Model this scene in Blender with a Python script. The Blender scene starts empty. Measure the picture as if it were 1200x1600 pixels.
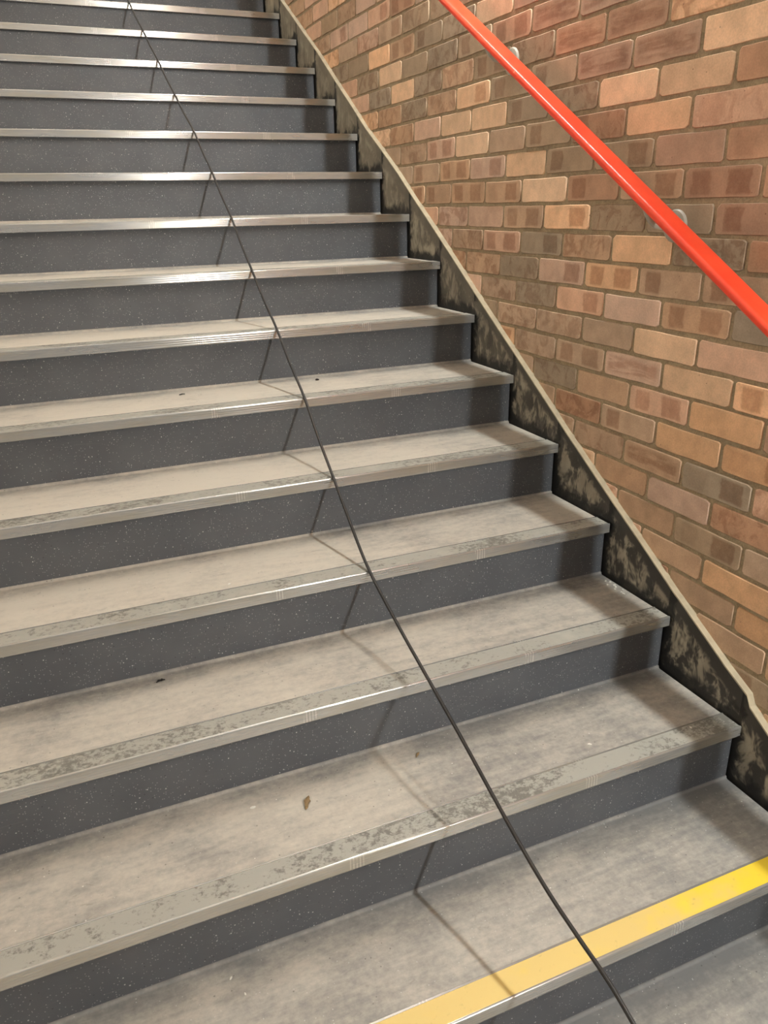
import bpy, bmesh, math, random
from mathutils import Vector, Matrix

random.seed(7)
scene = bpy.context.scene
COL = scene.collection

# ------------------------------------------------------------------ camera
FPX = 1221.5
CAM = Vector((-1.3919, -0.8440, 1.3569))
AX_R = Vector((0.91997409, -0.39153392, -0.01867801))
AX_U = Vector((0.15923263, 0.32975233, 0.93054198))
AX_F = Vector((0.35817963, 0.85904866, -0.36570857))
cam_data = bpy.data.cameras.new('camera')
cam = bpy.data.objects.new('camera', cam_data)
COL.objects.link(cam)
cam_data.sensor_fit = 'AUTO'
cam_data.sensor_width = 36.0
cam_data.lens = 36.0 * FPX / 1600.0
cam_data.clip_start = 0.02
m = Matrix((AX_R, AX_U, -AX_F)).transposed().to_4x4()
m.translation = CAM
cam.matrix_world = m
scene.camera = cam


def to_px(p):
    d = Vector(p) - CAM
    z = d.dot(AX_F)
    if z < 0.05:
        return None
    return 600 + FPX * d.dot(AX_R) / z, 800 - FPX * d.dot(AX_U) / z


# ------------------------------------------------------------------ world and exposure
world = bpy.data.worlds.new('world')
scene.world = world
world.use_nodes = True
wb = world.node_tree.nodes['Background']
wb.inputs[0].default_value = (1.0, 0.95, 0.88, 1)
wb.inputs[1].default_value = 0.22
scene.view_settings.view_transform = 'Standard'
scene.view_settings.look = 'None'
scene.view_settings.gamma = 1.0
scene.view_settings.use_curve_mapping = False
scene.view_settings.exposure = 0.0
LAMP_STRENGTH = 236.0
LAMP_COLOUR = (0.965, 1.0, 0.985, 1)

# ------------------------------------------------------------------ measures (metres)
G, R = 0.2713, 0.1650          # going and rise
SL = R / G
WALL_X = 0.0208                # brick face
LEFT_X = -2.35
NSTEP = 18
NOSE_D, NOSE_H = 0.062, 0.0265
RISER_IN = 0.018


# ------------------------------------------------------------------ helpers
def lin(c):
    c = c / 255.0
    return c / 12.92 if c <= 0.04045 else ((c + 0.055) / 1.055) ** 2.4


def rgb(r, g, b):
    return (lin(r), lin(g), lin(b), 1.0)


def mesh_obj(name, verts, faces, mat=None, parent=None, smooth=False):
    me = bpy.data.meshes.new(name)
    me.from_pydata(verts, [], faces)
    me.validate()
    bm = bmesh.new()
    bm.from_mesh(me)
    bmesh.ops.recalc_face_normals(bm, faces=bm.faces)
    bm.to_mesh(me)
    bm.free()
    if smooth:
        for f in me.polygons:
            f.use_smooth = True
    if mat:
        me.materials.append(mat)
    o = bpy.data.objects.new(name, me)
    COL.objects.link(o)
    if parent:
        o.parent = parent
    return o


def tag(o, label=None, cat=None, group=None, kind=None):
    if label:
        o['label'] = label
    if cat:
        o['category'] = cat
    if group:
        o['group'] = group
    if kind:
        o['kind'] = kind
    return o


def empty(name, loc=(0, 0, 0)):
    o = bpy.data.objects.new(name, None)
    o.empty_display_size = 0.1
    o.location = loc
    COL.objects.link(o)
    return o


def box_vf(x0, x1, y0, y1, z0, z1):
    v = [(x0, y0, z0), (x1, y0, z0), (x1, y1, z0), (x0, y1, z0),
         (x0, y0, z1), (x1, y0, z1), (x1, y1, z1), (x0, y1, z1)]
    f = [(0, 3, 2, 1), (4, 5, 6, 7), (0, 1, 5, 4), (1, 2, 6, 5), (2, 3, 7, 6), (3, 0, 4, 7)]
    return v, f


def extrude_profile(prof, stations):
    """closed profile of (y, z); stations: list of (x, inset) ; inset shrinks the profile towards its inside-lower side"""
    v, f = [], []
    n = len(prof)
    for x, dz in stations:
        for y, z in prof:
            v.append((x, y, z - dz if z > min(q[1] for q in prof) + 1e-6 else z))
    for s in range(len(stations) - 1):
        for i in range(n):
            j = (i + 1) % n
            f.append((s * n + i, s * n + j, (s + 1) * n + j, (s + 1) * n + i))
    f.append(tuple(range(n)))
    f.append(tuple((len(stations) - 1) * n + i for i in reversed(range(n))))
    return v, f


def shade_auto(o, ang=35):
    me = o.data
    for p in me.polygons:
        p.use_smooth = True
    me.set_sharp_from_angle(angle=math.radians(ang))


# ------------------------------------------------------------------ node helpers
class NT:
    def __init__(self, name):
        self.m = bpy.data.materials.new(name)
        self.m.use_nodes = True
        self.t = self.m.node_tree
        self.b = self.t.nodes['Principled BSDF']

    def n(self, kind, **kw):
        nd = self.t.nodes.new(kind)
        for k, v in kw.items():
            setattr(nd, k, v)
        return nd

    def l(self, a, b):
        self.t.links.new(a, b)

    def val(self, sock, v):
        if hasattr(v, 'is_linked') or isinstance(v, bpy.types.NodeSocket):
            self.l(v, sock)
        else:
            sock.default_value = v

    def math(self, op, a, b=0.0, c=None, clamp=False):
        nd = self.n('ShaderNodeMath', operation=op, use_clamp=clamp)
        self.val(nd.inputs[0], a)
        self.val(nd.inputs[1], b)
        if c is not None:
            self.val(nd.inputs[2], c)
        return nd.outputs[0]

    def smooth(self, x, lo, hi, a=0.0, b=1.0):
        nd = self.n('ShaderNodeMapRange', interpolation_type='SMOOTHSTEP')
        self.val(nd.inputs[0], x)
        nd.inputs[1].default_value = lo
        nd.inputs[2].default_value = hi
        nd.inputs[3].default_value = a
        nd.inputs[4].default_value = b
        return nd.outputs[0]

    def noise(self, vec, scale, detail=3.0, rough=0.55, dist=0.0):
        nd = self.n('ShaderNodeTexNoise')
        if vec is not None:
            self.l(vec, nd.inputs['Vector'])
        nd.inputs['Scale'].default_value = scale
        nd.inputs['Detail'].default_value = min(detail, 3.0)
        nd.inputs['Roughness'].default_value = rough
        nd.inputs['Distortion'].default_value = dist
        return nd.outputs[0]

    def mix(self, fac, a, b, mode='MIX'):
        nd = self.n('ShaderNodeMix', data_type='RGBA', blend_type=mode)
        self.val(nd.inputs[0], fac)
        self.val(nd.inputs[6], a)
        self.val(nd.inputs[7], b)
        return nd.outputs[2]

    def pos(self):
        return self.n('ShaderNodeNewGeometry').outputs['Position']

    def sep(self, vec):
        nd = self.n('ShaderNodeSeparateXYZ')
        self.l(vec, nd.inputs[0])
        return nd.outputs

    def scaled(self, vec, s):
        nd = self.n('ShaderNodeVectorMath', operation='MULTIPLY')
        self.l(vec, nd.inputs[0])
        nd.inputs[1].default_value = s
        return nd.outputs[0]

    def bump(self, h, strength=0.3, dist=0.002):
        nd = self.n('ShaderNodeBump')
        nd.inputs['Strength'].default_value = strength
        nd.inputs['Distance'].default_value = dist
        self.l(h, nd.inputs['Height'])
        self.l(nd.outputs[0], self.b.inputs['Normal'])

    def flecks(self, vec, scale, size, share):
        """mask of small dots: share of voronoi cells that carry one"""
        nd = self.n('ShaderNodeTexVoronoi')
        self.l(vec, nd.inputs['Vector'])
        nd.inputs['Scale'].default_value = scale
        near = self.math('LESS_THAN', nd.outputs['Distance'], size)
        s = self.n('ShaderNodeSeparateColor')
        self.l(nd.outputs['Color'], s.inputs[0])
        pick = self.math('LESS_THAN', s.outputs[0], share)
        return self.math('MULTIPLY', near, pick)


def simple(name, col, rough=0.6, metal=0.0, var=0.08, scale=30.0):
    t = NT(name)
    nz = t.noise(t.pos(), scale, 4)
    k = t.smooth(nz, 0.3, 0.7, 1 - var, 1 + var)
    t.l(t.mix(1.0, col, k, 'MULTIPLY'), t.b.inputs['Base Color'])
    t.b.inputs['Roughness'].default_value = rough
    t.b.inputs['Metallic'].default_value = metal
    return t.m


# ------------------------------------------------------------------ materials
def mat_tread():
    t = NT('dusty_vinyl')
    p = t.pos()
    base = rgb(124, 123, 121)
    dust = rgb(203, 195, 181)
    n1 = t.noise(p, 3.2, 5, 0.6, 0.4)
    n2 = t.noise(t.scaled(p, (5, 22, 5)), 2.0, 5, 0.65)
    n3 = t.noise(p, 60, 4, 0.7)
    s = t.math('ADD', t.math('MULTIPLY', n1, 0.6), t.math('MULTIPLY', n2, 0.4))
    s = t.math('ADD', s, t.math('MULTIPLY', t.math('SUBTRACT', n3, 0.5), 0.35))
    # more dust up the flight where fewer feet scuff it off, and none of it swept
    # from the ends by the wall
    sx, sy, sz = t.sep(p)
    up = t.smooth(sy, -0.2, 1.4, -0.10, 0.22)
    side = t.smooth(sx, -1.0, 0.0, 0.03, -0.10)
    s = t.math('ADD', t.math('ADD', s, up), side)
    # less of the dust colour and more grey along the back by the cove
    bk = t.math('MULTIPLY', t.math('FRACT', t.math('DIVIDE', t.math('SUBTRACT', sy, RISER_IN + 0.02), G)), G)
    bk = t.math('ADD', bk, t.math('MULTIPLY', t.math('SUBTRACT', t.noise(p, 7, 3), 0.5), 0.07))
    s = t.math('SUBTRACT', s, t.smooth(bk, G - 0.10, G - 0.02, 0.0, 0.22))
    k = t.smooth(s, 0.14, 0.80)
    c = t.mix(k, base, dust)
    wf = t.flecks(p, 150, 0.20, 0.10)
    wf2 = t.flecks(p, 60, 0.10, 0.06)
    bf = t.flecks(p, 95, 0.17, 0.05)
    c = t.mix(t.math('MULTIPLY', wf, 0.55), c, rgb(205, 203, 198))
    c = t.mix(t.math('MULTIPLY', wf2, 0.8), c, rgb(225, 222, 214))
    c = t.mix(t.math('MULTIPLY', bf, 0.45), c, rgb(62, 58, 54))
    scf = t.noise(t.scaled(p, (1, 1.6, 1)), 38, 3, 0.6, 1.2)
    c = t.mix(t.smooth(scf, 0.62, 0.74, 0, 0.25), c, rgb(108, 101, 90))
    t.l(c, t.b.inputs['Base Color'])
    t.b.inputs['Roughness'].default_value = 0.62
    t.b.inputs['Specular IOR Level'].default_value = 0.35
    t.bump(n3, 0.15, 0.001)
    return t.m


def mat_riser():
    t = NT('flecked_grey_vinyl')
    p = t.pos()
    n1 = t.noise(p, 6, 4, 0.6)
    c = t.mix(t.smooth(n1, 0.3, 0.7), rgb(86, 88, 92), rgb(94, 96, 99))
    wf = t.flecks(p, 210, 0.26, 0.30)
    wf2 = t.flecks(p, 110, 0.17, 0.10)
    bf = t.flecks(p, 130, 0.20, 0.08)
    c = t.mix(t.math('MULTIPLY', wf, 0.5), c, rgb(170, 170, 170))
    c = t.mix(t.math('MULTIPLY', wf2, 0.75), c, rgb(205, 204, 200))
    c = t.mix(t.math('MULTIPLY', bf, 0.6), c, rgb(52, 52, 54))
    sc = t.noise(t.scaled(p, (2, 2, 26)), 5, 4, 0.7)
    c = t.mix(t.smooth(sc, 0.60, 0.78, 0, 0.16), c, rgb(150, 143, 134))
    t.l(c, t.b.inputs['Base Color'])
    t.b.inputs['Roughness'].default_value = 0.5
    t.b.inputs['Specular IOR Level'].default_value = 0.4
    return t.m


def mat_aluminium():
    t = NT('worn_aluminium')
    p = t.pos()
    sx, sy, sz = t.sep(p)
    n1 = t.noise(t.scaled(p, (2.2, 2.2, 14)), 2.0, 4, 0.6)
    c = t.mix(t.smooth(n1, 0.35, 0.68), rgb(212, 211, 208), rgb(190, 186, 175))
    # two rows of pale ticks on every nosing
    w = t.noise(p, 40, 2)
    xx = t.math('ADD', sx, t.math('MULTIPLY', t.math('SUBTRACT', t.noise(t.scaled(p, (0, 3, 3)), 1.0, 1), 0.5), 0.12))
    tick = t.math('GREATER_THAN', t.math('SINE', t.math('MULTIPLY', sx, 2 * math.pi / 0.007)), 0.35)
    z1 = t.smooth(t.math('ABSOLUTE', t.math('ADD', xx, 0.415)), 0.012, 0.018, 1, 0)
    z2 = t.smooth(t.math('ABSOLUTE', t.math('ADD', xx, 0.975)), 0.012, 0.018, 1, 0)
    tk = t.math('MULTIPLY', t.math('MULTIPLY', t.math('MAXIMUM', z1, z2), tick), t.smooth(w, 0.35, 0.55))
    c = t.mix(t.math('MULTIPLY', tk, 0.22), c, rgb(222, 216, 206))
    t.l(c, t.b.inputs['Base Color'])
    # dusty film: part metal, part dull
    met = t.smooth(n1, 0.3, 0.7, 0.75, 0.55)
    t.l(t.math('MULTIPLY', met, t.math('SUBTRACT', 1.0, t.math('MULTIPLY', tk, 0.25))), t.b.inputs['Metallic'])
    t.b.inputs['Roughness'].default_value = 0.23
    return t.m


def mat_insert(name, base, dark, amount):
    t = NT(name)
    p = t.pos()
    n1 = t.noise(t.scaled(p, (1, 1.2, 1)), 70, 6, 0.75, 0.2)
    n2 = t.noise(p, 5, 3, 0.6)
    s = t.math('ADD', n1, t.math('MULTIPLY', t.math('SUBTRACT', n2, 0.5), 0.9))
    k = t.smooth(s, 0.48, 0.70, 0.0, amount)
    c = t.mix(k, base, dark)
    n3 = t.noise(p, 14, 4, 0.6)
    c = t.mix(t.smooth(n3, 0.5, 0.8, 0, 0.3), c, rgb(206, 200, 186))
    t.l(c, t.b.inputs['Base Color'])
    t.b.inputs['Roughness'].default_value = 0.5
    return t.m


def mat_yellow():
    t = NT('yellow_edge_strip')
    p = t.pos()
    sx, sy, sz = t.sep(p)
    n1 = t.noise(p, 9, 5, 0.65)
    worn = t.math('ADD', n1, t.smooth(sx, -0.62, -0.05, 0.25, -0.30))
    c = t.mix(t.smooth(worn, 0.3, 0.75), rgb(240, 206, 60), rgb(226, 197, 122))
    n2 = t.noise(p, 60, 4, 0.7)
    c = t.mix(t.smooth(n2, 0.60, 0.8, 0, 0.35), c, rgb(160, 138, 84))
    n3 = t.noise(p, 17, 3, 0.6, 1.0)
    c = t.mix(t.smooth(n3, 0.66, 0.78, 0, 0.3), c, rgb(150, 128, 90))
    t.l(c, t.b.inputs['Base Color'])
    t.b.inputs['Roughness'].default_value = 0.5
    return t.m


def brick_material(name, per_object):
    t = NT(name)
    p = t.pos()
    if per_object:
        oi = t.n('ShaderNodeObjectInfo')
        base = oi.outputs['Color']
        tc = t.n('ShaderNodeTexCoord').outputs['Object']
        ox, oy, oz = t.sep(tc)
        wob = t.math('MULTIPLY', t.math('SUBTRACT', t.noise(p, 30, 3), 0.5), 0.12)

        def attr(nm):
            a = t.n('ShaderNodeAttribute', attribute_type='OBJECT')
            a.attribute_name = nm
            return a.outputs['Fac']

        def patch(cy, hw):
            d = t.math('ABSOLUTE', t.math('SUBTRACT', t.math('ADD', oy, wob), cy))
            my = t.smooth(d, hw - 0.012, hw + 0.025, 1, 0)
            dz = t.math('ABSOLUTE', t.math('ADD', oz, wob))
            mz = t.smooth(dz, 0.33, 0.45, 1, 0)
            return t.math('MULTIPLY', my, mz)
        mr = t.math('MULTIPLY', patch(-0.24, 0.15), attr('mark_right'))
        ml = t.math('MULTIPLY', patch(0.27, 0.12), attr('mark_left'))
        hz = t.noise(t.scaled(p, (1, 9, 60)), 1.0, 4, 0.6, 0.5)
        dzc = t.smooth(t.math('ABSOLUTE', t.math('ADD', oz, wob)), 0.22, 0.46, 1, 0)
        dyc = t.smooth(t.math('ABSOLUTE', oy), 0.40, 0.48, 1, 0)
        mh = t.math('MULTIPLY', t.math('MULTIPLY', dzc, dyc), t.smooth(hz, 0.3, 0.6))
        mh = t.math('MULTIPLY', mh, attr('streak'))
        bn = t.noise(p, 22, 4, 0.65, 0.8)
        mb = t.math('MULTIPLY', t.smooth(bn, 0.44, 0.62), attr('blotch'))
        mk = t.math('MAXIMUM', t.math('MAXIMUM', mr, ml), t.math('MAXIMUM', mh, mb))
        fine = t.noise(p, 55, 4, 0.7)
        mk = t.math('MULTIPLY', mk, t.smooth(fine, 0.2, 0.6, 0.6, 1.0))
        darkc = t.mix(1.0, base, (0.66, 0.56, 0.52, 1), 'MULTIPLY')
        c = t.mix(mk, base, darkc)
        # lighter lime bloom near the arrises
        edge = t.math('MAXIMUM', t.smooth(t.math('ABSOLUTE', oy), 0.44, 0.5), t.smooth(t.math('ABSOLUTE', oz), 0.36, 0.5))
        c = t.mix(t.math('MULTIPLY', edge, 0.09), c, rgb(206, 176, 146))
    else:
        a = t.n('ShaderNodeVertexColor')
        a.layer_name = 'tint'
        c = a.outputs['Color']
    n1 = t.noise(p, 16, 5, 0.65)
    c = t.mix(1.0, c, t.smooth(n1, 0.25, 0.75, 0.86, 1.12), 'MULTIPLY')
    n2 = t.noise(p, 240, 3, 0.6)
    c = t.mix(1.0, c, t.smooth(n2, 0.3, 0.7, 0.92, 1.06), 'MULTIPLY')
    pits = t.flecks(p, 45, 0.09, 0.12)
    c = t.mix(t.math('MULTIPLY', pits, 0.6), c, rgb(92, 62, 48))
    scr = t.noise(t.scaled(p, (1, 4, 1)), 26, 3, 0.6, 2.0)
    c = t.mix(t.smooth(scr, 0.70, 0.80, 0, 0.35), c, rgb(222, 190, 160))
    t.l(c, t.b.inputs['Base Color'])
    t.b.inputs['Roughness'].default_value = 0.8
    t.b.inputs['Specular IOR Level'].default_value = 0.25
    t.bump(n2, 0.25, 0.0012)
    return t.m


def mat_mortar():
    t = NT('mortar')
    p = t.pos()
    n1 = t.noise(p, 26, 5, 0.7)
    n2 = t.noise(p, 220, 4, 0.7)
    c = t.mix(t.smooth(n1, 0.3, 0.7), rgb(146, 126, 99), rgb(168, 148, 118))
    c = t.mix(1.0, c, t.smooth(n2, 0.3, 0.7, 0.8, 1.1), 'MULTIPLY')
    t.l(c, t.b.inputs['Base Color'])
    t.b.inputs['Roughness'].default_value = 0.95
    t.bump(n2, 0.5, 0.003)
    return t.m


def mat_string():
    """cream plaster string smeared with black adhesive along the steps"""
    t = NT('smeared_plaster')
    p = t.pos()
    sx, sy, sz = t.sep(p)
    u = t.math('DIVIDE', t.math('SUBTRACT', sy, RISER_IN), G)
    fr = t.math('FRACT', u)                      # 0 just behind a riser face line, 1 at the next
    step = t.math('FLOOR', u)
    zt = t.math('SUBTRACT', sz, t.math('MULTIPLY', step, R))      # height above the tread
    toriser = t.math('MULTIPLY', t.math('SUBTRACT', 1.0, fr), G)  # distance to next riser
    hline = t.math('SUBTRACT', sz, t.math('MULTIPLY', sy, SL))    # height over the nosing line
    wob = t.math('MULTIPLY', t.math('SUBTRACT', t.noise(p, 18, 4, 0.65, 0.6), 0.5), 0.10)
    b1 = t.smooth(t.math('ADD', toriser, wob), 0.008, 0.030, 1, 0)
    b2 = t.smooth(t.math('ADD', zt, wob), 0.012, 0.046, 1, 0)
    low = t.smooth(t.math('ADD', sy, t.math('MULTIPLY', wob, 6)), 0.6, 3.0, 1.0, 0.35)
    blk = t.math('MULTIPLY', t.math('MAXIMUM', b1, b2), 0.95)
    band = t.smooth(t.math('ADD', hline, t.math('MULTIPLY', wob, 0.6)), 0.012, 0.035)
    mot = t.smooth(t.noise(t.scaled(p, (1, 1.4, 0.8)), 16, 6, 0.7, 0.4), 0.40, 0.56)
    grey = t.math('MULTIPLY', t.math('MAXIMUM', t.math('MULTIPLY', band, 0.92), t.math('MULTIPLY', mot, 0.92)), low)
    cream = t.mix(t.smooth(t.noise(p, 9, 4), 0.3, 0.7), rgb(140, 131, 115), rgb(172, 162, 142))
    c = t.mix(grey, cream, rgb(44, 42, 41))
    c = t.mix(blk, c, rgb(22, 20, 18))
    sp = t.noise(p, 70, 4, 0.75, 1.0)
    c = t.mix(t.smooth(sp, 0.62, 0.72, 0, 0.45), c, rgb(30, 28, 25))
    ls = t.noise(t.scaled(p, (1, 3, 3)), 22, 5, 0.7, 2.0)
    c = t.mix(t.smooth(ls, 0.66, 0.78, 0, 0.22), c, rgb(150, 138, 118))
    t.l(c, t.b.inputs['Base Color'])
    t.b.inputs['Roughness'].default_value = 0.6
    t.bump(sp, 0.3, 0.0015)
    return t.m


def mat_red():
    t = NT('red_gloss_plastic')
    p = t.pos()
    n = t.noise(p, 12, 4, 0.6)
    c = t.mix(t.smooth(n, 0.3, 0.7), rgb(248, 78, 46), rgb(238, 68, 40))
    nick = t.flecks(p, 17, 0.08, 0.22)
    c = t.mix(t.math('MULTIPLY', nick, 0.55), c, rgb(240, 150, 120))
    t.l(c, t.b.inputs['Base Color'])
    t.b.inputs['Roughness'].default_value = 0.28
    return t.m


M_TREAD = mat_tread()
M_RISER = mat_riser()
M_ALU = mat_aluminium()
M_INSERT = mat_insert('worn_grey_strip', rgb(167, 165, 155), rgb(98, 95, 88), 0.8)
M_YELLOW = mat_yellow()
M_BRICK = brick_material('fletton_brick', True)
M_BRICKFAR = brick_material('fletton_brick_field', False)
M_MORTAR = mat_mortar()
M_STRING = mat_string()
M_LEDGE = simple('dusty_cream_paint', rgb(178, 165, 139), 0.7, 0, 0.12, 25)
M_RED = mat_red()
M_STEEL = simple('painted_grey_bracket', rgb(172, 163, 148), 0.45, 0.0, 0.1, 40)
M_CABLE = simple('black_cable', rgb(38, 34, 31), 0.5, 0, 0.1, 60)
M_PLASTER = simple('painted_plaster', rgb(240, 236, 228), 0.8, 0, 0.04, 6)  # near white so the added walls throw light back onto the bricks
M_CEIL = simple('white_ceiling', rgb(214, 210, 202), 0.85, 0, 0.03, 6)
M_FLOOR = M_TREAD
M_WHITE = simple('white_enamel', rgb(225, 225, 220), 0.4, 0, 0.03, 20)
M_SCRAP = simple('white_paper_scrap', rgb(225, 222, 212), 0.8, 0, 0.05, 60)
M_LEAF = simple('dry_brown_leaf', rgb(136, 112, 78), 0.8, 0, 0.25, 120)
M_GRIT = simple('dark_grit', rgb(40, 35, 30), 0.8, 0, 0.2, 120)


def mat_lamp():
    t = NT('lamp_diffuser')
    t.b.inputs['Base Color'].default_value = (0.8, 0.8, 0.78, 1)
    t.b.inputs['Emission Color'].default_value = LAMP_COLOUR
    t.b.inputs['Emission Strength'].default_value = LAMP_STRENGTH
    return t.m


M_LAMP = mat_lamp()

# ------------------------------------------------------------------ setting
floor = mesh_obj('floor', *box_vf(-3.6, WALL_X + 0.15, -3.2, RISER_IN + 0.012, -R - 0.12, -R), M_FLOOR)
tag(floor, 'dusty grey flecked landing floor at the foot of the stairs', kind='structure')

YW0, YW1 = -3.2, 5.6
ZTOP = 5.9


def slope_prism(name, x0, x1, ylist, zlow, zhigh, mat, parent=None):
    v, f = [], []
    for y in ylist:
        for x in (x0, x1):
            v.append((x, y, zlow(y)))
            v.append((x, y, zhigh(y)))
    n = len(ylist)
    for i in range(n - 1):
        a, b = i * 4, (i + 1) * 4
        f += [(a, a + 1, b + 1, b), (a + 2, b + 2, b + 3, a + 3), (a + 1, a + 3, b + 3, b + 1), (a, b, b + 2, a + 2)]
    f += [(0, 2, 3, 1), ((n - 1) * 4, (n - 1) * 4 + 1, (n - 1) * 4 + 3, (n - 1) * 4 + 2)]
    return mesh_obj(name, v, f, mat, parent)


def ceil_z(y):
    return max(2.9, SL * y + 3.1)


CY = [YW0, -0.2, 5.6]
wall_right = slope_prism('wall_right', WALL_X + 0.0032, WALL_X + 0.15, CY, lambda y: -R - 0.1, lambda y: ceil_z(y) + 0.1, M_MORTAR)
tag(wall_right, 'tan and red brick wall beside the stairs', kind='structure')
wall_left = slope_prism('wall_left', LEFT_X - 0.102, LEFT_X - 0.002, CY, lambda y: -R, lambda y: ceil_z(y), M_PLASTER)  # out of view, added to bounce lamp light onto the brick wall
tag(wall_left, 'unseen plain wall added on the left of the stairs to bounce light', kind='structure')
ceiling = slope_prism('ceiling', LEFT_X - 0.1, WALL_X + 0.15, CY, lambda y: ceil_z(y), lambda y: ceil_z(y) + 0.1, M_CEIL)  # out of view, added so lamp light bounces around the stairs
tag(ceiling, 'unseen white sloping ceiling added over the stairs to bounce light', kind='structure')

# ------------------------------------------------------------------ brickwork
Z5 = 1.3515
COURSE = 0.075
ROWS = {
    -6: "2.970bm 2.746p0",
    -5: "3.084pk 2.846p0 2.618pk 2.387r2",
    -4: "2.976b0 2.738pm 2.504bk 2.270gm 2.038gm",
    -3: "2.858g0 2.616t0 2.394b2 2.162gl 1.935gm 1.704t0 1.477r0",
    -2: "2.751gm 2.510t0 2.279g0 2.052gm 1.821gl 1.597r2 1.373rh 1.146rh",
    -1: "2.618gm 2.390t0 2.169gm 1.939bm 1.710g2 1.480gm 1.252rh 1.027rh 0.802tm",
    0: "2.524bm 2.286gm 2.057bm 1.829tk 1.599gl 1.365gl 1.141rh 0.916rh 0.690t0",
    1: "2.399bm 2.173p0 1.945t0 1.721t0 1.494gl 1.266gm 1.040t0 0.815t0 0.582r0",
    2: "2.299bm 2.061p2 1.832t0 1.599b0 1.381gl 1.149rm 0.921t0 0.696pa",
    3: "2.182bl 1.951b2 1.722pk 1.491t0 1.266gl 1.039gk 0.807r0 0.582rk",
    4: "2.072bl 1.856b2 1.614bk 1.390t0 1.153rl 0.924bk 0.696r2 0.470rk",
    5: "1.960pm 1.730p0 1.494b2 1.264tk 1.038gm 0.812g0 0.589rl",
    6: "1.845bm 1.620p2 1.384gk 1.161bm 0.938t0 0.708gm 0.481rk",
    7: "1.737bm 1.504gm 1.275pk 1.044t2 0.820bl 0.600bl",
    8: "1.623bm 1.399gm 1.175pk 0.949p0 0.724b2 0.497g0",
    9: "1.510bm 1.273bm 1.038b0 0.818t0 0.589p0",
    10: "1.395bm 1.161b2 0.928ph 0.698t0 0.465tl",
    11: "1.276gm 1.048b0 0.814p2 0.591o0 0.364rl",
    12: "1.151rm 0.925bl 0.698o0 0.474ok",
    13: "1.042bm 0.814bh 0.590gk 0.367pm",
    14: "0.933b0 0.707p0 0.482rm",
    15: "0.820b0 0.593gk 0.366b0",
    16: "0.708b0 0.482o0",
    17: "0.590b0 0.364o0",
    18: "0.482b0 0.258o0",
}
BASES = {'t': (224, 184, 148), 'o': (206, 164, 126), 'p': (208, 170, 144), 'b': (186, 154, 126),
         'g': (164, 142, 118), 'r': (176, 140, 114)}
MARK = {'0': {}, 'm': {'blotch': .8}, 'k': {'mark_right': .9, 'mark_left': .25}, 'l': {'mark_left': .85},
        '2': {'mark_right': .85, 'mark_left': .85}, 'h': {'streak': .9}, 'a': {'mark_left': .5, 'blotch': .4}}


def ledge_h(y):
    pts = [(-3.3, .066), (.237, .066), (.262, .067), (.275, .084), (.355, .078), (.542, .068), (1.027, .063), (1.626, .069),
           (2.327, .082), (2.63, .070), (3.231, .083), (3.75, .072), (6, .075)]
    for (a, ha), (b, hb) in zip(pts, pts[1:]):
        if a <= y <= b:
            return ha + (hb - ha) * (y - a) / (b - a)
    return .07


def brick_mesh(k):
    """unit brick face block: y,z in -0.5..0.5, x is depth in metres (0 = back, negative = out)"""
    rnd = random.Random(100 + k)
    cy, cz = 0.022 + 0.02 * rnd.random(), 0.06 + 0.06 * rnd.random()
    out = []
    cs = [(-.5, -.5), (.5, -.5), (.5, .5), (-.5, .5)]
    for i, (a, b) in enumerate(cs):
        s1 = (a, b - math.copysign(cz * rnd.uniform(.5, 1.4), b))
        s2 = (a - math.copysign(cy * rnd.uniform(.5, 1.4), a), b)
        out += [s1, s2] if i in (1, 3) else [s1, s2]
    # order counter-clockwise
    out.sort(key=lambda q: math.atan2(q[1], q[0]))
    mid = []
    for i in range(len(out)):
        mid.append(out[i])
        j = (i + 1) % len(out)
        if abs(out[i][0] - out[j][0]) > .5:      # a long edge: add a waver
            for f in (.33, .67):
                x = out[i][0] + (out[j][0] - out[i][0]) * f
                y = out[i][1] + (out[j][1] - out[i][1]) * f
                mid.append((x, y * (1 + rnd.uniform(-.05, .03))))
    n = len(mid)
    v = [(0.012, a, b) for a, b in mid]
    v += [(-0.0029, a, b) for a, b in mid]
    v += [(-0.0040, a * .982, b * .955) for a, b in mid]
    f = []
    for i in range(n):
        j = (i + 1) % n
        f.append((i, j, n + j, n + i))
        f.append((n + i, n + j, 2 * n + j, 2 * n + i))
    f.append(tuple(2 * n + i for i in range(n)))
    me = bpy.data.meshes.new('brick')
    me.from_pydata(v, [], f)
    bm = bmesh.new()
    bm.from_mesh(me)
    bmesh.ops.recalc_face_normals(bm, faces=bm.faces)
    # keep the front pointing out (-x)
    bm.faces.ensure_lookup_table()
    if bm.faces[-1].normal.x > 0:
        bmesh.ops.reverse_faces(bm, faces=bm.faces)
    bm.to_mesh(me)
    bm.free()
    for p in me.polygons[:-1]:
        p.use_smooth = True
    me.materials.append(M_BRICK)
    return me


BMESH = [brick_mesh(k) for k in range(8)]
RB = random.Random(21)


def rand_code(far=False):
    if far:
        return RB.choice('pppbbttbg') + RB.choice('000mmmk')
    return RB.choice('ttpppbbbggrro') + RB.choice('00mmmkl2h')


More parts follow.
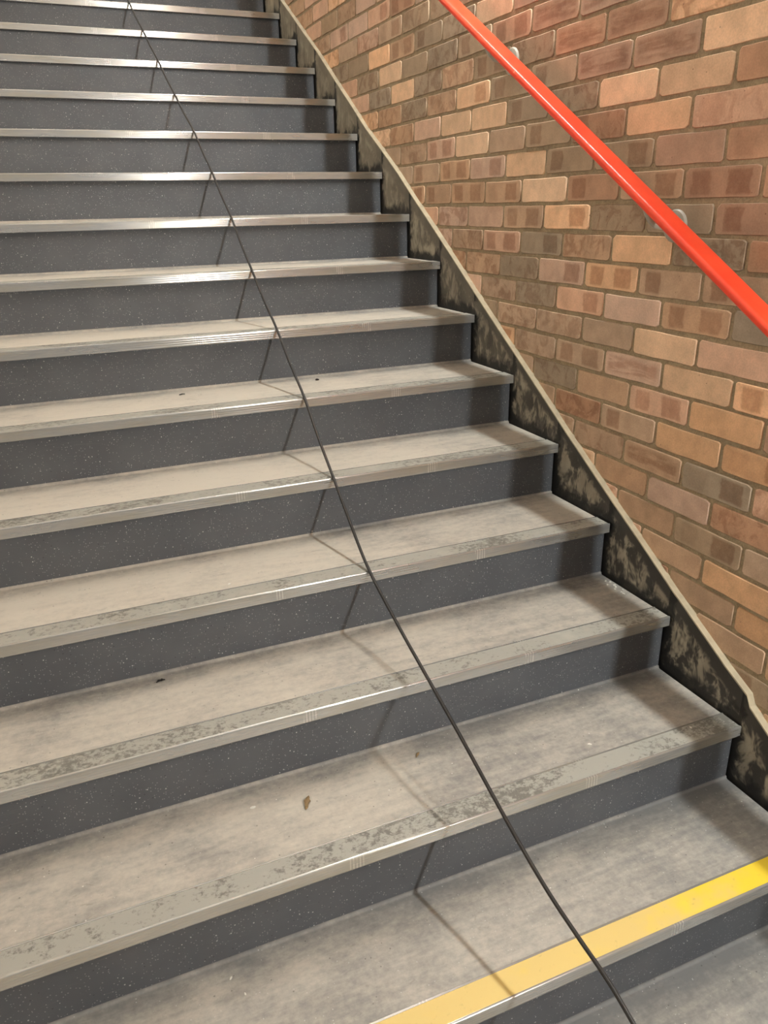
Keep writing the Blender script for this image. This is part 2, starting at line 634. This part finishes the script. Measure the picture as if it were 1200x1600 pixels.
cand = []
for r in range(-58, 21):
    zc = Z5 - (r + .5 - 5) * COURSE
    chain = []
    if r in ROWS:
        for s in ROWS[r].split():
            chain.append([float(s[:-2]), s[-2:]])
    else:
        ref = 0.47 if r % 2 == 0 else 0.585
        chain.append([ref + RB.uniform(-.01, .01), rand_code()])
    while chain[0][0] < YW1 - .1:
        chain.insert(0, [chain[0][0] + .2275 + RB.uniform(-.003, .003), rand_code(chain[0][0] > 1.2)])
    while chain[-1][0] > YW0 + .3:
        chain.append([chain[-1][0] - .2255 + RB.uniform(-.003, .003), rand_code()])
    for (ya, code), (yb, _) in zip(chain, chain[1:]):
        yc = (ya + yb) / 2
        ln = ya - yb - .0095
        if zc + .0375 < SL * yc + .03 - ln * .5 * SL and yc > 0:
            continue                              # hidden behind the string
        if zc > ceil_z(yc) - .03 or zc < -R + .03:
            continue
        best = 0
        px = [to_px((WALL_X, yc + dy, zc + dz)) for dy in (-.1, .1) for dz in (-.03, .03)]
        inview = any(q and -40 < q[0] < 1240 and -40 < q[1] < 1640 for q in px)
        near = (Vector((WALL_X, yc, zc)) - CAM).length
        cand.append((0 if inview else 1, near, yc, zc, ln, code))
cand.sort()
field_v, field_f, field_c = [], [], []
for k, (iv, near, yc, zc, ln, code) in enumerate(cand):
    hz = 0.0652 + RB.uniform(-.0012, .0012)
    col = BASES[code[0]]
    j = RB.uniform(.95, 1.05)
    jr = RB.uniform(.97, 1.03)
    c = (lin(min(255, col[0] * j * jr)), lin(col[1] * j), lin(min(255, col[2] * j / jr)), 1.0)
    yc += RB.uniform(-.001, .001)
    zc += RB.uniform(-.0012, .0012)
    if k < 290:
        o = bpy.data.objects.new('brick', BMESH[RB.randrange(8)])
        COL.objects.link(o)
        o.parent = wall_right
        o.location = (WALL_X + 0.004 + RB.uniform(-.0008, .0012), yc, zc)
        o.scale = (1, ln, hz)
        o.rotation_euler = (RB.uniform(-.006, .006), 0, RB.uniform(-.004, .004))
        o.color = c
        for nm in ('mark_right', 'mark_left', 'streak', 'blotch'):
            o[nm] = float(MARK[code[1]].get(nm, 0.0)) * RB.uniform(.85, 1.1)
    else:
        b = len(field_v)
        me = BMESH[RB.randrange(8)]
        for vv in me.vertices:
            field_v.append((WALL_X + .004 + vv.co.x, yc + vv.co.y * ln, zc + vv.co.z * hz))
        for pp in me.polygons:
            field_f.append(tuple(b + i for i in pp.vertices))
            field_c.append(c)
fo = mesh_obj('brick_field', field_v, field_f, M_BRICKFAR, wall_right)
tag(fo, kind='stuff')
ca = fo.data.color_attributes.new('tint', 'FLOAT_COLOR', 'CORNER')
for pi, pp in enumerate(fo.data.polygons):
    for li in pp.loop_indices:
        ca.data[li].color = field_c[pi]

# ------------------------------------------------------------------ string along the wall
ys = sorted(set([-3.2, 0.237, 0.262, .275, .355, .542, 1.027, 1.626, 2.327, 2.63, 3.231, 3.75, 5.0] + [0.05 + .16 * i for i in range(30)]))
rs = random.Random(5)
jit = {y: rs.uniform(-.0015, .0015) for y in ys}


def string_top(y):
    if y < -0.05:
        return 0.02
    return SL * y + ledge_h(y) + jit.get(y, 0)


ys = [y for y in ys if y >= 0.05]
ys = [-3.2, -0.12, -0.1 + .0] + ys
ys = [-3.2, -0.06] + [y for y in ys if y > 0]
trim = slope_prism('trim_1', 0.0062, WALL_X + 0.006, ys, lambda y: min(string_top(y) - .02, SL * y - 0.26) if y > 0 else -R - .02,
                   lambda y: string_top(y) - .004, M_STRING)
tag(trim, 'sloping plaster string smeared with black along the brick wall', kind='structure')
ledge = slope_prism('ledge', 0.0030, WALL_X + 0.006, ys, lambda y: string_top(y) - .004, lambda y: string_top(y) + .0005, M_LEDGE, trim)
ledge['label'] = 'narrow dusty cream top ledge'

# ------------------------------------------------------------------ staircase

stairs = empty('staircase', (0, 0, 0))
tag(stairs, 'straight flight of grey vinyl stairs with metal nosings climbing beside the brick wall', 'staircase')

END = [(LEFT_X, 0.0), (-0.007, 0.0), (-0.0035, 0.0008), (-0.0012, 0.0026), (0.0, 0.006)]


def nosing_profile():
    pts = []
    n = 4
    for k in range(n):                            # shallow ribs down the front face
        z0 = -0.0015 - (NOSE_H - 0.0015) * k / n
        z1 = -0.0015 - (NOSE_H - 0.0015) * (k + 1) / n
        for s in range(4):
            f = s / 4
            pts.append((-0.0003 * math.sin(math.pi * f), z0 + (z1 - z0) * f))
    pts.append((0.0, -NOSE_H))
    pts.append((0.003, -NOSE_H))
    pts.append((0.003, -0.0055))
    pts.append((NOSE_D, -0.0055))
    pts.append((NOSE_D, 0.0004))
    pts.append((0.0575, 0.0006))
    pts.append((0.0575, -0.001))
    pts.append((0.0050, -0.001))
    pts.append((0.0050, 0.0007))
    pts.append((0.0012, 0.0005))
    pts.append((0.0003, -0.0004))
    return pts


def build_nosing():
    prof = nosing_profile()
    n = len(prof)
    v, f = [], []
    for x in (LEFT_X, -1.2, -0.0015, 0.0):
        s = 0.0006 if x == 0.0 else 0
        for y, z in prof:
            v.append((x, y + s, z - s))
    for k in range(3):
        for i in range(n):
            j = (i + 1) % n
            f.append((k * n + i, k * n + j, (k + 1) * n + j, (k + 1) * n + i))
    f.append(tuple(range(n)))
    f.append(tuple(3 * n + i for i in reversed(range(n))))
    return v, f


def tread_profile():
    rc = 0.0065
    yb = G + RISER_IN
    pts = [(0.0622, -0.030), (0.0622, -0.0008), (0.0630, 0.0)]
    pts.append((yb - rc, 0.0))
    for k in range(1, 6):
        a = math.pi / 2 * k / 5
        pts.append((yb - rc + rc * math.sin(a), rc - rc * math.cos(a)))
    pts.append((yb, 0.0075))
    pts.append((yb + .003, 0.0075))
    pts.append((yb + .003, -0.030))
    return pts


def end_solid(prof, floor_z):
    n = len(prof)
    v, f = [], []
    for x, dz in END:
        for y, z in prof:
            v.append((x, y, max(floor_z, z - dz) if z > floor_z + 1e-6 else z))
    for k in range(len(END) - 1):
        for i in range(n):
            j = (i + 1) % n
            f.append((k * n + i, k * n + j, (k + 1) * n + j, (k + 1) * n + i))
    f.append(tuple(range(n)))
    f.append(tuple((len(END) - 1) * n + i for i in reversed(range(n))))
    return v, f


def riser_solid():
    y0, y1 = RISER_IN, RISER_IN + 0.02
    zb, zt = -R + 0.0072, -0.0056
    v, f = [], []
    for x, d in END:
        v += [(x, y0 + d, zb), (x, y1, zb), (x, y1, zt), (x, y0 + d, zt)]
    for k in range(len(END) - 1):
        for i in range(4):
            j = (i + 1) % 4
            f.append((k * 4 + i, k * 4 + j, (k + 1) * 4 + j, (k + 1) * 4 + i))
    f.append((0, 1, 2, 3))
    b = (len(END) - 1) * 4
    f.append((b + 3, b + 2, b + 1, b))
    return v, f


tread_me = nose_me = riser_me = ins_me = None
for i in range(NSTEP):
    loc = (0, i * G, i * R)
    if i == 0:
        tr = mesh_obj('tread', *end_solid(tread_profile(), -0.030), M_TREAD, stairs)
        shade_auto(tr)
        rz = mesh_obj('riser', *riser_solid(), M_RISER, stairs)
        shade_auto(rz)
        no = mesh_obj('nosing', *build_nosing(), M_ALU, tr)
        shade_auto(no, 50)
        iv, if_ = box_vf(LEFT_X, -0.003, 0.0052, 0.0573, -0.001, 0.0004)
        ins = mesh_obj('insert_strip', iv, if_, M_INSERT, tr)
        tread_me, riser_me, nose_me, ins_me = tr.data, rz.data, no.data, ins.data
        y_me = ins_me.copy()
        y_me.materials[0] = M_YELLOW
        ins.data = y_me
        ins['label'] = 'worn yellow warning strip'
        for o in (tr, rz):
            o.location = loc
        # riser down to the landing needs its own foot
    else:
        tr = bpy.data.objects.new('tread', tread_me)
        rz = bpy.data.objects.new('riser', riser_me)
        no = bpy.data.objects.new('nosing', nose_me)
        ins = bpy.data.objects.new('insert_strip', ins_me)
        for o in (tr, rz, no, ins):
            COL.objects.link(o)
        tr.parent = stairs
        rz.parent = stairs
        tr.location = loc
        rz.location = loc
        no.parent = tr
        ins.parent = tr
# solid core under the steps so that no light leaks through
cv, cf = [], []
prof = [(0.045, -R)]
for i in range(NSTEP):
    prof.append((i * G + 0.045, i * R - 0.034))
    prof.append(((i + 1) * G + 0.045, i * R - 0.034))
prof.append((NSTEP * G + 0.045, -R))
n = len(prof)
for x in (LEFT_X, -0.006):
    for y, z in prof:
        cv.append((x, y, z))
for i in range(n):
    j = (i + 1) % n
    cf.append((i, j, n + j, n + i))
bmc = mesh_obj('stair_core', cv, cf, M_RISER, stairs)
# cove at the foot of the first riser
fp = [(y - G, z) for y, z in tread_profile()[3:-1]] + [(RISER_IN + .003, -0.002), (RISER_IN - .0065, -0.002)]
fv, ff = [], []
for x in (LEFT_X, 0.0):
    for y, z in fp:
        fv.append((x, y, z - R))
n = len(fp)
for i in range(n):
    j = (i + 1) % n
    ff.append((i, j, n + j, n + i))
ff.append(tuple(range(n)))
ff.append(tuple(n + i for i in reversed(range(n))))
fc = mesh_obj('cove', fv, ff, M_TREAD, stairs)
shade_auto(fc)
# upper landing
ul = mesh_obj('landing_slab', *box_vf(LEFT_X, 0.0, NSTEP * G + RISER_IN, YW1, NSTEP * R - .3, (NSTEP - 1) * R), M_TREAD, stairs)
wall_back = mesh_obj('wall_back', *box_vf(LEFT_X - .1, WALL_X + .15, YW1, YW1 + .1, (NSTEP - 1) * R, ceil_z(YW1) + .1), M_PLASTER)  # unseen end wall, added for its light bounce
tag(wall_back, 'unseen plain wall added at the head of the stairs to bounce light', kind='structure')

# ------------------------------------------------------------------ handrail
RAIL_X = -0.078
RZ0, RZS = 0.9433, 0.590       # z = RZ0 + RZS*y at the rail centre


def rail_c(y):
    return Vector((RAIL_X, y, RZ0 + RZS * y))


rail_root = empty('handrail', (RAIL_X, 0.7, 0.7 * SL))
tag(rail_root, 'glossy red handrail running up the brick wall on grey brackets', 'handrail')


def add_tube(path, prof, closed_ends=True):
    """sweep a closed 2-D profile (a, b) along path; a along +X, b along the local up"""
    v, f = [], []
    n = len(prof)
    for k, p in enumerate(path):
        q0 = path[max(0, k - 1)]
        q1 = path[min(len(path) - 1, k + 1)]
        d = (q1 - q0).normalized()
        side = Vector((1, 0, 0))
        side = (side - d * side.dot(d)).normalized()
        up = side.cross(d)
        for a, b in prof:
            v.append(tuple(p + side * a + up * b))
    for k in range(len(path) - 1):
        for i in range(n):
            j = (i + 1) % n
            f.append((k * n + i, k * n + j, (k + 1) * n + j, (k + 1) * n + i))
    if closed_ends:
        f.append(tuple(range(n)))
        f.append(tuple((len(path) - 1) * n + i for i in reversed(range(n))))
    return v, f


def round_rect(w, h, r, seg=6):
    pts = []
    for cx, cy, a0 in ((w / 2 - r, h / 2 - r, 0), (-w / 2 + r, h / 2 - r, 90), (-w / 2 + r, -h / 2 + r, 180), (w / 2 - r, -h / 2 + r, 270)):
        for k in range(seg + 1):
            a = math.radians(a0 + 90 * k / seg)
            pts.append((cx + r * math.cos(a), cy + r * math.sin(a)))
    return pts


def sub_to(o, root):
    o.parent = root
    o.matrix_parent_inverse = Matrix.Translation(-Vector(root.location))


path = [rail_c(-0.55 + 0.05 * k) for k in range(101)]
rp = round_rect(0.058, 0.019, 0.0078)
rp = [(a, b + (0.0022 * (1 - (a / 0.029) ** 2) if b > 0 else 0)) for a, b in rp]      # slightly domed top
dome = []
for k, q in enumerate(rp):
    dome.append(q)
    if k == 6:                                   # points across the dome
        for s in range(1, 8):
            a = q[0] + (rp[7][0] - q[0]) * s / 8
            dome.append((a, 0.0095 + 0.0022 * (1 - (a / 0.029) ** 2)))
rv, rf = add_tube(path, dome)
rail = mesh_obj('rail', rv, rf, M_RED)
shade_auto(rail, 60)
sub_to(rail, rail_root)


def ring(center, axis_x, r, seg=24):
    return [(axis_x, center[0] + r * math.cos(2 * math.pi * k / seg), center[1] + r * math.sin(2 * math.pi * k / seg)) for k in range(seg)]


def lathe_x(cy, cz, prof, seg=24):
    """prof: list of (x, radius)"""
    v, f = [], []
    for x, r in prof:
        for k in range(seg):
            a = 2 * math.pi * k / seg
            v.append((x, cy + r * math.cos(a), cz + r * math.sin(a)))
    for s in range(len(prof) - 1):
        for k in range(seg):
            j = (k + 1) % seg
            f.append((s * seg + k, s * seg + j, (s + 1) * seg + j, (s + 1) * seg + k))
    f.append(tuple(range(seg)))
    f.append(tuple((len(prof) - 1) * seg + k for k in reversed(range(seg))))
    return v, f


def circle(r, seg=12):
    return [(r * math.cos(2 * math.pi * k / seg), r * math.sin(2 * math.pi * k / seg)) for k in range(seg)]


for y in (-0.0579, 0.7057, 1.4693, 2.2329, 2.9965):
    zc = 1.297 + (y - .7057) * .5936
    pv, pf = lathe_x(y, zc, [(WALL_X + .004, 0.0375), (WALL_X - .003, 0.0375), (WALL_X - .0065, 0.035), (WALL_X - .0075, 0.031), (WALL_X - .0078, 0.012)], 28)
    ro = mesh_obj('bracket', pv, pf, M_STEEL)
    shade_auto(ro, 30)
    sub_to(ro, rail_root)
    zr = RZ0 + RZS * y - 0.014
    arm = [Vector((WALL_X - .006, y, zc)), Vector((-.022, y, zc)), Vector((-.042, y, zc + .004)), Vector((-.056, y, zc + .014)), Vector((-.068, y, zc + .030)), Vector((RAIL_X, y, zr + .002))]
    v, f = [], []
    pr = circle(0.0075)
    for k, p in enumerate(arm):
        d = (arm[min(k + 1, len(arm) - 1)] - arm[max(k - 1, 0)]).normalized()
        s = Vector((0, 1, 0))
        u = s.cross(d)
        for a, b in pr:
            v.append(tuple(p + s * a + u * b))
    n = len(pr)
    for k in range(len(arm) - 1):
        for i in range(n):
            j = (i + 1) % n
            f.append((k * n + i, k * n + j, (k + 1) * n + j, (k + 1) * n + i))
    f.append(tuple(range(n)))
    f.append(tuple((len(arm) - 1) * n + i for i in reversed(range(n))))
    ar = mesh_obj('bracket_arm', v, f, M_STEEL, smooth=True)
    ar.parent = ro
    # saddle under the rail and two screw heads on the disc
    sv, sf = add_tube([rail_c(y - .03) + Vector((0, 0, -.0142)), rail_c(y + .03) + Vector((0, 0, -.0142))], round_rect(0.024, 0.005, 0.002, 2))
    sa = mesh_obj('saddle', sv, sf, M_STEEL)
    sa.parent = ro
    for dy in (-.026, .026):
        hv, hf = lathe_x(y + dy, zc, [(WALL_X - .006, .006), (WALL_X - .009, .005), (WALL_X - .010, .002)], 12)
        so = mesh_obj('screw', hv, hf, M_STEEL, smooth=True)
        so.parent = ro

# ------------------------------------------------------------------ cable
CR = 0.0040
pts = []
cx = {3: -.744, 4: -.737, 5: -.724, 6: -.720, 7: -.720, 8: -.714, 9: -.714, 10: -.717, 11: -.733, 12: -.744, 13: -.757, 14: -.768, 15: -.78, 16: -.79, 17: -.80}
low = [(-.60, -2.2, -R + CR), (-.62, -1.4, -R + CR), (-.66, -.75, -.10), (-.69, -.42, .02), (-.705, -.194, .126), (-.711, -.125, .156), (-.716, -.06, .172), (-.723, .02, .196),
       (-.731, .106, .234), (-.737, .202, .278), (-.738, .336, .326), (-.738, .483, .372), (-.740, .64, .426)]
pts += [Vector(q) for q in low]
for i in range(3, NSTEP):
    pts.append(Vector((cx[i], i * G - 0.001, i * R + CR + .0005)))
    if i < NSTEP - 1:
        pts.append(Vector(((cx[i] + cx[i + 1]) / 2, (i + .5) * G, (i + .5) * R + CR - .004)))
fine = []
for k in range(len(pts) - 1):
    p0 = pts[max(0, k - 1)]
    p1, p2 = pts[k], pts[k + 1]
    p3 = pts[min(len(pts) - 1, k + 2)]
    for s in range(5):
        t = s / 5
        fine.append(0.5 * ((2 * p1) + (p2 - p0) * t + (2 * p0 - 5 * p1 + 4 * p2 - p3) * t * t + (3 * p1 - p0 - 3 * p2 + p3) * t ** 3))
fine.append(pts[-1])
cv2, cf2 = add_tube(fine, circle(CR, 10))
cable = mesh_obj('cable', cv2, cf2, M_CABLE, smooth=True)
tag(cable, 'thin black cable trailing down the stairs over the metal nosings', 'cable')

# ------------------------------------------------------------------ wall lamps (above the frame)
LH = 1.85
NAMES = ['white strip lamp high on the brick wall at the foot of the flight',
         'white strip lamp high on the brick wall over the middle steps',
         'white strip lamp high on the brick wall over the top steps']
for k, yc in enumerate((-0.95, 1.45, 3.85)):
    c = Vector((-0.065, yc, SL * yc + LH))
    d = Vector((0, G, R)).normalized()
    up = Vector((0, -d.z, d.y))
    root = empty('strip_lamp', (WALL_X, yc, c.z))
    tag(root, NAMES[k], 'lamp', 'strip lamps on the brick wall')

    def slab(name, x0, x1, half, hh, mat):
        v = []
        for x in (x0, x1):
            for a, b in ((-half, -hh), (half, -hh), (half, hh), (-half, hh)):
                v.append(tuple(Vector((x, c.y, c.z)) + d * a + up * b))
        f = [(0, 1, 2, 3), (7, 6, 5, 4), (0, 4, 5, 1), (1, 5, 6, 2), (2, 6, 7, 3), (3, 7, 4, 0)]
        o = mesh_obj(name, v, f, mat)
        sub_to(o, root)
        return o
    slab('housing', WALL_X - .024, WALL_X - .0045, 0.66, 0.03, M_WHITE)
    for e in (-1, 1):
        hv, hf = add_tube([c + d * (e * .625), c + d * (e * .655)], round_rect(0.034, 0.034, 0.008, 3))
        ho = mesh_obj('lamp_holder', hv, hf, M_WHITE)
        sub_to(ho, root)
        mv, mf = box_vf(c.x, WALL_X - .02, -.012, .012, -.012, .012)
        mv = [tuple(Vector((q[0], c.y, c.z)) + d * (e * .64 + q[1]) + up * q[2]) for q in mv]
        mo = mesh_obj('holder_stem', mv, mf, M_WHITE)
        sub_to(mo, root)
    tv, tf = add_tube([c + d * -.625, c + d * .625], circle(0.013, 12))
    to = mesh_obj('tube', tv, tf, M_LAMP, smooth=True)
    sub_to(to, root)

# ------------------------------------------------------------------ small litter on the treads


def blob(name, loc, sx, sy, sz, mat, seed, label, cat, rot=0.0, group=None):
    rnd = random.Random(seed)
    bm = bmesh.new()
    bmesh.ops.create_icosphere(bm, subdivisions=2, radius=1.0)
    for v in bm.verts:
        k = 1 + rnd.uniform(-.25, .25)
        v.co = Vector((v.co.x * sx * k, v.co.y * sy * k, max(-.6, v.co.z) * sz))
    me = bpy.data.meshes.new(name)
    bm.to_mesh(me)
    bm.free()
    me.materials.append(mat)
    o = bpy.data.objects.new(name, me)
    o.location = (loc[0], loc[1], loc[2] + sz * .6)
    o.rotation_euler = (0, 0, rot)
    COL.objects.link(o)
    tag(o, label, cat, group)
    return o


blob('pebble', (-0.607, 5 * G + .23, 5 * R), .006, .005, .004, M_GRIT, 1, 'small black pebble on a tread right of the cable', 'pebble')


def leaf(name, loc, ln, wd, mat, seed, label, rot, cat='leaf'):
    rnd = random.Random(seed)
    v, f = [], []
    n = 7
    for k in range(n + 1):
        t = k / n
        w = wd * math.sin(math.pi * min(1, t * .96 + .02)) * rnd.uniform(.6, 1.2) + .0006
        z = .0012 + .004 * math.sin(math.pi * t) * rnd.uniform(.3, 1)
        y = rnd.uniform(-.15, .15) * wd
        for s, dz in ((-1, 0), (0, .0012), (1, 0)):
            v.append(((t - .5) * ln, y + s * w, z + dz))
    m = len(v)
    v += [(a, b, max(.0002, c - .0008)) for a, b, c in v]
    for k in range(n):
        for s in range(2):
            a = k * 3 + s
            f.append((a, a + 1, a + 4, a + 3))
            f.append((m + a, m + a + 3, m + a + 4, m + a + 1))
        f.append((k * 3, k * 3 + 3, m + k * 3 + 3, m + k * 3))
        f.append((k * 3 + 2, m + k * 3 + 2, m + k * 3 + 5, k * 3 + 5))
    o = mesh_obj(name, v, f, mat)
    o.location = loc
    o.rotation_euler = (0, 0, rot)
    tag(o, label, cat)
    return o


leaf('dried_leaf', (-1.042, 0.456, R), .042, .0065, M_LEAF, 3, 'crushed brown dried leaf on the second tread from the bottom', 1.1)
leaf('leaf_shred', (-1.281, 0.800, 2 * R), .022, .004, M_GRIT, 4, 'dark shred of leaf at the back of a tread left of the cable', .2, 'debris')
leaf('grit_shred', (-1.045, 5 * G + .225, 5 * R), .018, .003, M_GRIT, 9, 'thin dark shred at the back of a tread far left of the pebble', .1, 'debris')
leaf('leaf_stalk', (-0.759, 0.500, R), .020, .0022, M_LEAF, 6, 'tiny curled brown stalk just behind the cable', .8, 'debris')
for k, (x, y, i, s) in enumerate(((-1.152, 0.491, 1, .006), (-1.269, 0.250, 0, .004), (-1.252, 0.207, 0, .003), (-0.374, 0.368, 1, .005), (-1.081, 0.90, 3, .005), (-.114, .319, 1, .004))):
    yy = min(y, (i + 1) * G - .01)
    lab = ['white paper flake on the tread just left of the dried leaf', 'white crumb on the lowest tread behind the yellow strip, left of the cable',
           'smaller white crumb nearest the yellow strip on the lowest tread', 'white flake at the back of a tread near the brick wall',
           'white flake on the fourth tread left of the cable', 'white crumb on the nosing end beside the brick wall'][k]
    blob('paper_flake', (x, yy, i * R), s, s * .6, .0012, M_SCRAP, 20 + k, lab, 'flake', k * .9, 'white flakes on the treads')
for k in range(9):
    t = k / 8
    blob('plaster_crumb', (-0.022 + .01 * math.sin(k * 2.3), 3 * G - .03 - .085 * t, 2 * R), .0035 + .0015 * math.sin(k * 5), .003, .002, M_SCRAP, 60 + k,
         'white plaster crumb in the row along a tread end by the wall', 'crumb', k, 'plaster crumbs by the wall')
